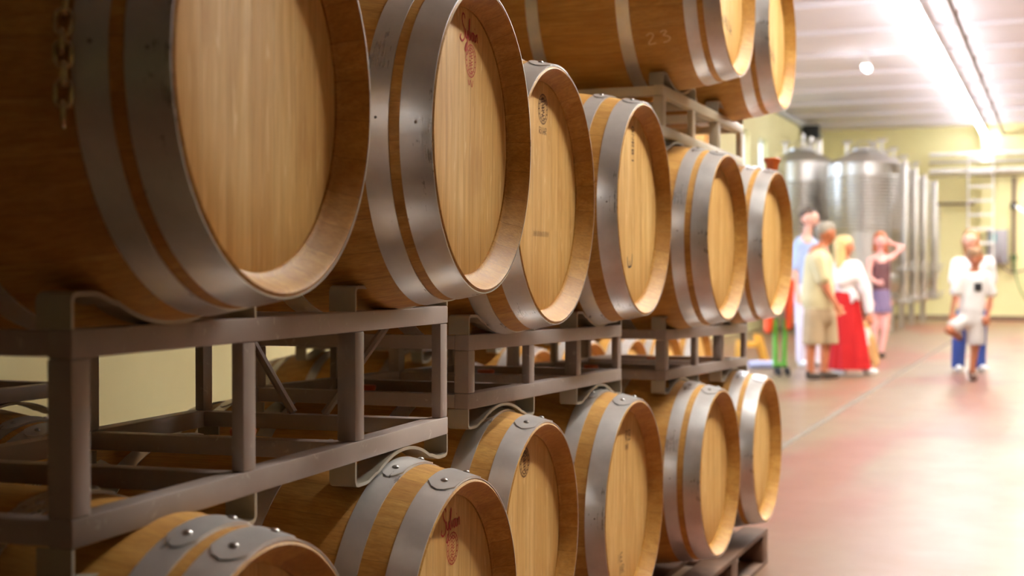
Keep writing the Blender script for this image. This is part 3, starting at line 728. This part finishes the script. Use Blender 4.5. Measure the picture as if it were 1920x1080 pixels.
def head_parts(c, face, r=.098, neck=None, nr=.052):
    """c centre of the skull, face unit vector of the gaze"""
    F = Vector(face).normalized(); U = Vector((0, 0, 1)); S = F.cross(U).normalized(); k = r/.098
    out = [(c-F*.022*k+U*.014*k, c+F*.012*k+U*.012*k, .092*k, .088*k), (c-U*.02*k, c+F*.032*k-U*.070*k, .072*k, .043*k), (c+F*.045*k-U*.085*k, c+F*.052*k-U*.088*k, .026*k, .024*k),
           (c+F*.088*k+U*.004*k, c+F*.106*k-U*.028*k, .009*k, .0135*k), (c+F*.072*k+U*.026*k-S*.03*k, c+F*.072*k+U*.026*k+S*.03*k, .022*k, .022*k)]
    for s in (-1, 1):
        out += [(c+S*s*.086*k-F*.006*k+U*.010*k, c+S*s*.088*k-F*.004*k-U*.026*k, .015*k, .010*k), (c+S*s*.04*k+F*.055*k-U*.03*k, c+S*s*.03*k+F*.062*k-U*.05*k, .028*k, .024*k)]
    if neck is not None: out.append((Vector(neck), c-U*.06*k-F*.01*k, nr*1.1, nr))
    return out
M['eye'] = plain('eye', (40, 34, 30), .2); M['lip'] = plain('lips', (168, 92, 82), .5)
def face_bits(t, base, c, face, r=.098):
    F = Vector(face).normalized(); U = Vector((0, 0, 1)); S = F.cross(U).normalized(); k = r/.098; c = c-base
    for s in (-1, 1):
        bm = bmesh.new(); bmesh.ops.create_icosphere(bm, subdivisions=2, radius=.0115*k); link('eye', mesh('eye', bm), M['eye'], t, c+F*.084*k+S*s*.033*k+U*.006*k)
    bm = bmesh.new(); tube(bm, [c+F*.089*k-S*.024*k-U*.052*k, c+F*.099*k-U*.052*k, c+F*.089*k+S*.024*k-U*.052*k], [.004*k, .0075*k, .004*k], 8); link('mouth', mesh('mouth', bm), M['lip'], t)
def shoe(name, t, base, heel, toe, mat, h=.05):
    a, b = Vector(heel), Vector(toe); a.z = b.z = .045
    return blob(name, [(a, a+(b-a)*.5, .040, .040, (1, 1, 1)), (a+(b-a)*.5, b, .041, .036, (1, 1, .9)), (a+Vector((0, 0, .02)), a+Vector((0, 0, h)), .040, .042)], mat, t, base, .009, (((0, 0, .004), (0, 0, -1)),))
def person(f, label, group='visitors standing beyond the barrels'):
    t = empty('person', f.base); tag(t, label, 'person', group); return t
X, YA = Vector((1, 0, 0)), Vector((0, 1, 0))

# tall man in a light blue shirt and white trousers
f = Fig(17.7, 1512, 688); t = person(f, 'person, tall, dark short hair, light blue shirt and white trousers, standing nearest the barrels'); b = f.base; P = f.p
hc = P(1519, 411); fc = (.9, -.42, -.05); tan = skin((226, 172, 150))
lh, rh_ = P(1504, 545, .0), P(1522, 545, .06)
blob('body', head_parts(hc, fc, .104, P(1512, 446)) + [(P(1511, 456), P(1513, 520), .105, .11, (1, .8, 1)), (P(1498, 460), P(1489, 508, -.03), .052, .042), (P(1489, 508, -.03), P(1492, 548, -.08), .040, .028)]
     + hand(f, P(1492, 549, -.08), P(1496, 574, -.12), (1, 0, 0)) + [(P(1524, 460, .2), P(1528, 508, .22), .050, .042), (P(1528, 508, .22), P(1526, 548, .15), .04, .028)] + hand(f, P(1526, 549, .15), P(1528, 574, .1), (-1, 0, 0))
     + [(lh, P(1503, 612, -.03), .085, .058), (P(1503, 612, -.03), P(1503, 676), .056, .042), (rh_, P(1528, 612, .1), .085, .058), (P(1528, 612, .1), P(1531, 676, .1), .056, .042)], tan, t, b)
blob('shirt', [(P(1502, 458), P(1524, 458, .1), .095, .095, (1, .9, .8)), (P(1511, 462, .03), P(1512, 540, .03), .150, .155, (1, .78, 1)), (P(1498, 460), P(1490, 500, -.02), .075, .068), (P(1524, 460, .2), P(1528, 500, .21), .078, .070)],
     cloth('light_blue_shirt', (176, 196, 232)), t, b, .012, ((P(1500, 556), (0, 0, -1)),))
blob('trousers', [(P(1512, 540, .03), P(1512, 560, .03), .150, .150, (1, .78, 1)), (lh, P(1503, 612, -.03), .108, .082), (P(1503, 612, -.03), P(1503, 676), .08, .066), (rh_, P(1528, 612, .1), .108, .082), (P(1528, 612, .1), P(1531, 676, .1), .08, .066)],
     cloth('white_trousers', (226, 220, 236)), t, b, .012, ((P(1500, 678), (0, 0, -1)),))
blob('hair', [(hc+Vector((-.035, .02, .035)), hc+Vector((.0, .0, .062)), .092, .074), (hc+Vector((-.055, .02, -.01)), hc+Vector((-.06, .02, -.03)), .062, .05)], plain('dark_hair', (74, 56, 44), .6), t, b, .009)
blob('beard', [(hc+Vector((.05, -.03, -.075)), hc+Vector((.055, -.03, -.095)), .036, .034)], plain('brown_beard', (110, 76, 56), .7), t, b, .008)
face_bits(t, b, hc, fc, .104)
shoe('shoe', t, b, P(1501, 686), P(1512, 686, -.12), M['white_frame']); shoe('shoe', t, b, P(1530, 680, .1), P(1541, 680, 0), M['white_frame'])

# grey-haired man in a beige T-shirt and khaki shorts
f = Fig(15.6, 1535, 712); t = person(f, 'person, grey hair, beige T-shirt, khaki shorts and dark sandals, seen from the side'); b = f.base; P = f.p
hc = P(1549, 437); fc = (.94, .3, -.12); tan = skin((186, 112, 74))
blob('body', head_parts(hc, fc, .102, P(1540, 468)) + [(P(1535, 478), P(1536, 560), .12, .12, (1, 1.1, 1)), (P(1530, 490, -.15), P(1542, 540, -.19), .054, .045), (P(1542, 540, -.19), P(1560, 572, -.22), .042, .030)]
     + hand(f, P(1560, 572, -.22), P(1573, 592, -.22), (0, .2, 1)) + [(P(1545, 488, .18), P(1560, 540, .22), .052, .043), (P(1560, 540, .22), P(1572, 575, .2), .04, .028)] + hand(f, P(1572, 576, .2), P(1578, 597, .18), (1, 0, 0))
     + [(P(1522, 600, -.06), P(1517, 648, -.08), .085, .060), (P(1517, 648, -.08), P(1516, 704, -.08), .058, .036), (P(1548, 600, .08), P(1549, 648, .05), .085, .060), (P(1549, 648, .05), P(1545, 706, .05), .058, .036)], tan, t, b)
blob('t_shirt', [(P(1531, 484, -.12), P(1543, 482, .14), .10, .10), (P(1535, 492), P(1530, 560), .155, .165, (1, 1.12, 1)), (P(1536, 530), P(1535, 570), .165, .168, (1, 1.08, 1)), (P(1529, 488, -.17), P(1536, 520, -.2), .085, .078), (P(1546, 488, .2), P(1556, 520, .22), .082, .074)],
     cloth('beige_t_shirt', (212, 198, 152)), t, b, .012, ((P(1535, 578), (0, 0, -1)),))
blob('shorts', [(P(1535, 566), P(1535, 592), .160, .165, (1, 1.05, 1)), (P(1524, 592, -.06), P(1521, 640, -.08), .118, .115), (P(1550, 592, .06), P(1555, 640, .05), .118, .112)], cloth('khaki_shorts', (176, 152, 118)), t, b, .012, ((P(1535, 645), (0, 0, -1)),))
blob('hair', [(hc+Vector((-.03, -.01, .03)), hc+Vector((.02, .0, .05)), .094, .080), (hc+Vector((-.05, 0, -.02)), hc+Vector((-.045, 0, -.045)), .066, .052)], plain('grey_hair', (150, 140, 122), .7), t, b, .009)
face_bits(t, b, hc, fc, .102)
M['sandal'] = plain('dark_sandal', (66, 52, 38), .7)
shoe('sandal', t, b, P(1514, 710, -.08), P(1532, 710, -.12), M['sandal'], .03); shoe('sandal', t, b, P(1545, 711, .05), P(1568, 711, .0), M['sandal'], .03)

# blonde woman in a white blouse and long red skirt
f = Fig(16.2, 1592, 704); t = person(f, 'person, long blonde hair, white knotted blouse and long red skirt'); b = f.base; P = f.p
hc = P(1584, 462); fc = (.95, -.25, -.05); tan = skin((204, 128, 92))
blob('body', head_parts(hc, fc, .096, P(1583, 492), .044) + [(P(1585, 500), P(1586, 560), .10, .11, (1, .85, 1)), (P(1604, 502, -.06), P(1619, 545, -.10), .045, .038), (P(1619, 545, -.10), P(1625, 588, -.12), .034, .025)]
     + hand(f, P(1625, 589, -.12), P(1627, 612, -.14), (-1, 0, 0), .009) + [(P(1572, 502, .1), P(1566, 545, .16), .045, .036), (P(1566, 545, .16), P(1580, 575, .05), .034, .025)] + hand(f, P(1580, 576, .05), P(1590, 590, -.02), (0, 0, 1), .009)
     + [(P(1580, 590), P(1572, 650), .085, .055), (P(1572, 650), P(1568, 698, -.02), .05, .034), (P(1598, 590, .04), P(1612, 650, .04), .085, .055), (P(1612, 650, .04), P(1624, 696, .04), .05, .034)], tan, t, b)
blob('blouse', [(P(1573, 502, .06), P(1602, 500, -.04), .078, .078), (P(1586, 508), P(1587, 556), .135, .120, (1, .9, 1)), (P(1598, 520, -.08), P(1576, 528, -.06), .08, .08), (P(1604, 503, -.06), P(1619, 545, -.10), .070, .072), (P(1619, 545, -.10), P(1625, 582, -.12), .068, .052),
      (P(1572, 503, .1), P(1566, 545, .16), .068, .064), (P(1566, 545, .16), P(1577, 570, .07), .06, .045), (P(1594, 548, -.13), P(1592, 566, -.14), .028, .020), (P(1597, 548, -.13), P(1603, 562, -.14), .026, .018)], cloth('white_blouse', (236, 228, 226)), t, b, .011)
bm = bmesh.new(); rings = []; c0, c1 = P(1587, 546)-b, P(1592, 691)-b; seg = 72
for i in range(15):
    u = i/14; c = c0.lerp(c1, u); rr = []; 
    for k in range(seg):
        a = 2*pi*k/seg; r = .125+.115*u**.8+.014*u*sin(a*9+1.0)+.008*u*sin(a*17)
        rr.append(bm.verts.new((c.x+r*cos(a), c.y+r*.85*sin(a), c.z)))
    rings.append(rr)
for p, q in zip(rings, rings[1:]):
    for k in range(seg): bm.faces.new((p[k], p[(k+1) % seg], q[(k+1) % seg], q[k]))
bm.faces.new(rings[0]); bm.faces.new(rings[-1])
link('skirt', mesh('skirt', bm, True, 60), cloth('red_skirt', (190, 8, 14)), t)
blob('hair', [(hc+Vector((-.035, 0, .025)), hc+Vector((.005, .0, .045)), .096, .084), (hc+Vector((-.06, -.03, -.02)), P(1573, 498, -.04), .068, .052), (hc+Vector((-.05, .05, -.04)), P(1574, 508, .06), .064, .045)], plain('blonde_hair', (216, 184, 122), .6), t, b, .009)
face_bits(t, b, hc, fc, .096)
shoe('shoe', t, b, P(1624, 702, .02), P(1639, 704, -.06), M['white_frame']); shoe('shoe', t, b, P(1566, 703, -.02), P(1578, 704, -.1), M['white_frame'])

# red-haired woman with raised arm
f = Fig(19.6, 1648, 671); t = person(f, 'person, reddish hair, brown sleeveless top and grey purple skirt, one hand behind her head'); b = f.base; P = f.p
hc = P(1651, 452); fc = (-.1, -1, -.05); tan = skin((232, 168, 156))
blob('body', head_parts(hc, fc, .098, P(1651, 476), .044) + [(P(1640, 486), P(1664, 486), .062, .062), (P(1651, 492), P(1652, 545), .105, .105, (1, .8, 1)), (P(1631, 488), P(1626, 520, -.06), .043, .036), (P(1626, 520, -.06), P(1639, 531, -.24), .034, .026)]
     + hand(f, P(1639, 531, -.24), P(1649, 529, -.30), (0, 0, 1)) + [(P(1670, 485), P(1692, 464, .0), .042, .036), (P(1692, 464, 0), P(1674, 456, .08), .034, .026)] + hand(f, P(1674, 456, .08), P(1663, 455, .12), (0, 0, 1))
     + [(P(1642, 570), P(1640, 620), .085, .055), (P(1640, 620), P(1638, 664), .05, .034), (P(1661, 570), P(1658, 620, -.03), .085, .055), (P(1658, 620, -.03), P(1651, 664, -.03), .05, .034)], tan, t, b)
blob('top', [(P(1652, 503), P(1652, 552), .128, .122, (1, .82, 1)), (P(1640, 488, -.05), P(1642, 503, -.06), .022, .03), (P(1665, 488, -.05), P(1663, 503, -.06), .022, .03)], cloth('brown_top', (104, 66, 68)), t, b, .011, ((P(1650, 556), (0, 0, -1)),))
blob('skirt', [(P(1652, 548), P(1652, 582), .125, .15, (1, .85, 1))], cloth('purple_skirt', (124, 106, 138)), t, b, .011, ((P(1650, 586), (0, 0, -1)),))
blob('hair', [(hc+Vector((0, .03, .03)), hc+Vector((0, .01, .045)), .100, .092), (hc+Vector((-.055, .03, 0)), hc+Vector((-.075, .02, -.13)), .045, .032), (hc+Vector((.06, .03, 0)), hc+Vector((.08, .02, -.14)), .045, .034)], plain('red_hair', (176, 96, 54), .6), t, b, .009)
face_bits(t, b, hc, fc, .098)
shoe('sandal', t, b, P(1638, 668, .02), P(1637, 668, -.14), M['sandal'], .03); shoe('sandal', t, b, P(1652, 668, .0), P(1650, 668, -.17), M['sandal'], .03)
g = P(1646, 533, -.27)
bm = bmesh.new(); rg = lathe(bm, [(.030, -.01), (.004, -.006), (.004, .07), (.022, .08), (.036, .11), (.036, .13), (.028, .17), (.026, .17), (.034, .13), (.003, .085)], 24); bm.faces.new(rg[0]); bm.faces.new(rg[-1])
tag(link('wine_glass', mesh('wine_glass', bm, True, 40), glass, loc=g-Vector((0, 0, .05))), 'stemmed glass in the hand of the red-haired woman', 'glass')

# person in white behind the boy
f = Fig(16.9, 1822, 697); t = person(f, 'person, long light brown hair, glasses, white T-shirt, blue jeans, standing behind the boy', 'visitors in the walkway'); b = f.base; P = f.p
hc = P(1820, 450); fc = (-.55, -.85, -.05); tan = skin((226, 168, 140))
blob('body', head_parts(hc, fc, .099, P(1825, 480), .045) + [(P(1822, 492), P(1822, 560), .11, .11, (1, .85, 1)), (P(1795, 494), P(1789, 530, -.02), .05, .042), (P(1789, 530, -.02), P(1795, 562, -.06), .038, .026)] + hand(f, P(1795, 562, -.06), P(1798, 584, -.1), (1, 0, 0))
     + [(P(1854, 494), P(1860, 530, .03), .05, .042), (P(1860, 530, .03), P(1856, 562), .038, .026)] + hand(f, P(1856, 562), P(1854, 584, -.03), (-1, 0, 0))
     + [(P(1808, 580), P(1798, 630), .08, .055), (P(1798, 630), P(1795, 690), .05, .036), (P(1836, 580), P(1837, 630), .08, .055), (P(1837, 630), P(1837, 690), .05, .036)], tan, t, b)
blob('t_shirt', [(P(1800, 494), P(1848, 494), .078, .078), (P(1823, 505), P(1823, 565), .165, .16, (1, .72, 1)), (P(1796, 495), P(1790, 524, -.02), .085, .080), (P(1853, 495), P(1859, 524, .03), .085, .080)], cloth('white_t_shirt', (240, 238, 236)), t, b, .012, ((P(1820, 578), (0, 0, -1)),))
blob('jeans', [(P(1822, 570), P(1822, 590), .15, .15, (1, .75, 1)), (P(1808, 590), P(1799, 630), .105, .085), (P(1799, 630), P(1796, 686), .085, .078), (P(1836, 590), P(1837, 630), .10, .08), (P(1837, 630), P(1837, 686), .08, .07)], cloth('blue_jeans', (44, 68, 140)), t, b, .012, ((P(1820, 690), (0, 0, -1)),))
blob('hair', [(hc+Vector((.02, .03, .03)), hc+Vector((.01, .01, .045)), .100, .090), (hc+Vector((.05, .03, -.02)), P(1839, 494, .02), .062, .05), (hc+Vector((-.03, .07, -.02)), P(1822, 490, .1), .06, .045)], plain('light_brown_hair', (170, 122, 76), .6), t, b, .009)
face_bits(t, b, hc, fc, .099)
F = Vector(fc).normalized(); S = F.cross(Vector((0, 0, 1))).normalized(); gl = []
bm = bmesh.new()
for s in (-1, 1):
    c = hc-b+F*.102+S*s*.034+Vector((0, 0, .006)); tube(bm, [c+(S*cos(2*pi*k/14)*.026+Vector((0, 0, 1))*sin(2*pi*k/14)*.022) for k in range(15)], .0028, 6)
    tube(bm, [c+S*s*.026, c+S*s*.055-F*.10], .0025, 6)
tube(bm, [hc-b+F*.104-S*.009, hc-b+F*.104+S*.009], .0025, 6)
link('glasses', mesh('glasses', bm), M['pipe'], t)
shoe('shoe', t, b, P(1796, 694, .02), P(1793, 694, -.16), M['white_frame']); shoe('shoe', t, b, P(1838, 694, .02), P(1840, 694, -.16), M['white_frame'])

# boy standing on one leg
f = Fig(15.4, 1822, 714); t = person(f, 'person, boy in white T-shirt with black chest pocket, one knee lifted', 'visitors in the walkway'); b = f.base; P = f.p
hc = P(1829, 484); fc = (-.35, -.92, -.12); tan = skin((170, 104, 72))
blob('body', head_parts(hc, fc, .090, P(1828, 508), .040) + [(P(1825, 518), P(1822, 580), .09, .09, (1, .85, 1)), (P(1798, 520), P(1791, 548, -.02), .04, .034), (P(1791, 548, -.02), P(1782, 585, -.06), .031, .022)] + hand(f, P(1782, 586, -.06), P(1780, 606, -.1), (1, 0, 0))
     + [(P(1851, 520), P(1858, 552), .04, .034), (P(1858, 552), P(1846, 592, -.10), .031, .022)] + hand(f, P(1846, 592, -.1), P(1840, 611, -.14), (-1, 0, 0))
     + [(P(1811, 594), P(1774, 618, -.12), .07, .054), (P(1774, 618, -.12), P(1806, 634, .14), .048, .032), (P(1830, 598), P(1828, 652), .072, .05), (P(1828, 652), P(1823, 704, .02), .045, .030)], tan, t, b, .010)
blob('t_shirt', [(P(1804, 518), P(1848, 518), .062, .062), (P(1826, 528), P(1822, 578), .135, .135, (1, .75, 1)), (P(1801, 520), P(1791, 546, -.01), .066, .064), (P(1849, 520), P(1858, 548), .066, .064)], cloth('pale_t_shirt', (224, 224, 222)), t, b, .011, ((P(1820, 592), (0, 0, -1)),))
p = P(1828, 538)-b; boxes('chest_pocket', [(p.x-.042, p.x+.042, -.112, -.098, p.z-.045, p.z+.045)], plain('black_pocket', (22, 22, 26), .8), t, .006)
blob('shorts', [(P(1820, 584), P(1821, 600), .130, .130, (1, .8, 1)), (P(1811, 598), P(1784, 611, -.09), .088, .074), (P(1830, 600), P(1829, 640), .098, .098)], cloth('light_grey_shorts', (204, 202, 200)), t, b, .011, ((P(1820, 646), (0, 0, -1)),))
blob('hair', [(hc+Vector((0, .025, .03)), hc+Vector((-.01, -.015, .045)), .092, .078)], plain('brown_hair', (134, 100, 68), .6), t, b, .009)
face_bits(t, b, hc, fc, .090)
shoe('shoe', t, b, P(1824, 712, .03), P(1819, 712, -.14), plain('brown_shoe', (92, 62, 48), .6)); 
blob('shoe', [(P(1806, 634, .14), P(1811, 622, .24), .042, .040)], plain('brown_shoe_2', (92, 62, 48), .6), t, b, .009)

# small dog beside the red skirt
f = Fig(17.4, 1632, 691); t = empty('dog', f.base); b = f.base; P = f.p
tag(t, 'small tan and white dog sitting between the red skirt and the red-haired woman', 'dog')
fw = plain('white_fur', (228, 206, 196), .9); ft = plain('tan_fur', (196, 148, 92), .9)
blob('body', [(P(1629, 636), P(1635, 668), .075, .085, (1, 1.2, 1)), (P(1626, 628), P(1628, 640), .062, .07), (P(1627, 622), P(1623, 612), .05, .052), (P(1621, 614), P(1616, 618, -.07), .032, .022), (P(1622, 606, .03), P(1621, 601, .03), .016, .007), (P(1628, 606, -.03), P(1629, 601, -.03), .016, .007),
      (P(1627, 648, -.05), P(1627, 670, -.07), .034, .024), (P(1627, 670, -.07), P(1626, 688, -.06), .022, .022), (P(1631, 648, .05), P(1632, 670, .04), .034, .024), (P(1632, 670, .04), P(1631, 688, .04), .022, .022),
      (P(1637, 668, -.05), P(1640, 680, -.08), .055, .040), (P(1640, 680, -.08), P(1635, 688, -.10), .028, .02), (P(1640, 668, .05), P(1642, 682, .06), .052, .036), (P(1643, 680), P(1650, 672, .05), .018, .010)], ft, t, b, .009)
blob('chest_fur', [(P(1624, 622, -.03), P(1626, 644, -.04), .045, .05), (P(1618, 616, -.04), P(1616, 618, -.08), .028, .021)], fw, t, b, .009)

# trolley and yellow stand beyond the far barrels
tr = empty('folding_trolley', at(1462, 704, 16.3)); tr.location.z = 0; b = tr.location.copy(); q = lambda x, y, d=0: at(x, y, 16.3)+Vector((0, d, 0))-b
gr = plain('bright_green_frame', (98, 176, 60), .4); og = cloth('orange_fabric', (232, 84, 34))
for x0, x1 in ((1453, 1454), (1472, 1470)): obj_tube('upright', [q(x0, 598), q(x1, 682)], .028, gr, tr)
obj_tube('crossbar', [q(1450, 684), q(1475, 684)], .03, gr, tr); obj_tube('axle', [q(1456, 690, -.1), q(1456, 690, .2)], .015, M['black'], tr)
for (x, d) in ((1455, -.12), (1472, -.12), (1458, .18), (1476, .18)):
    obj_tube('wheel', [q(x, 696, d)*1, q(x, 696, d)+Vector((.03, 0, 0))], .05, M['black'], tr, 20)
for (x, y0, y1, w) in ((1443, 565, 618, .06), (1481, 530, 612, .055)):
    blob('side_panel', [(q(x, y0)+b, q(x-3, y1)+b, w, w*.8, (1, 2.0, 1))], og, tr, b, .012)
obj_tube('push_bar', [q(1453, 600), q(1450, 540), q(1476, 540), q(1472, 600)], .02, plain('grey_blue_frame', (120, 124, 150), .4), tr)
tag(tr, 'small trolley with bright green legs, orange sides and black wheels beyond the far barrels', 'trolley')
ys = empty('low_stand', at(1425, 676, 18.6)); ys.location.z = 0; b = ys.location.copy(); q = lambda x, y, d=0: at(x, y, 18.6)+Vector((0, d, 0))-b
yl = plain('yellow_plastic', (226, 168, 62), .4)
obj_tube('leg', [q(1424, 628), q(1438, 680)], .035, yl, ys); obj_tube('leg', [q(1424, 628, .3), q(1438, 680, .3)], .035, yl, ys)
obj_tube('leg', [q(1392, 640), q(1388, 680)], .035, yl, ys); obj_tube('leg', [q(1392, 640, .3), q(1388, 680, .3)], .035, yl, ys)
bm = bmesh.new(); a, c = q(1390, 652), q(1428, 646); box(bm, a.x, c.x, -.02, .34, a.z, c.z+.03, .01); link('seat', mesh('seat', bm), yl, ys)
tag(ys, 'low yellow stand seen past the end of the far rack', 'stand')
a = at(1404, 678, 17.4); b2 = at(1452, 677, 17.4); b2.z = a.z
tag(obj_tube('floor_tube', [Vector((0, 0, 0)), b2-a], .05, plain('pale_blue_plastic', (168, 178, 214), .4), loc=Vector((a.x, a.y, .05))), 'pale blue tube lying on the floor left of the trolley', 'tube')
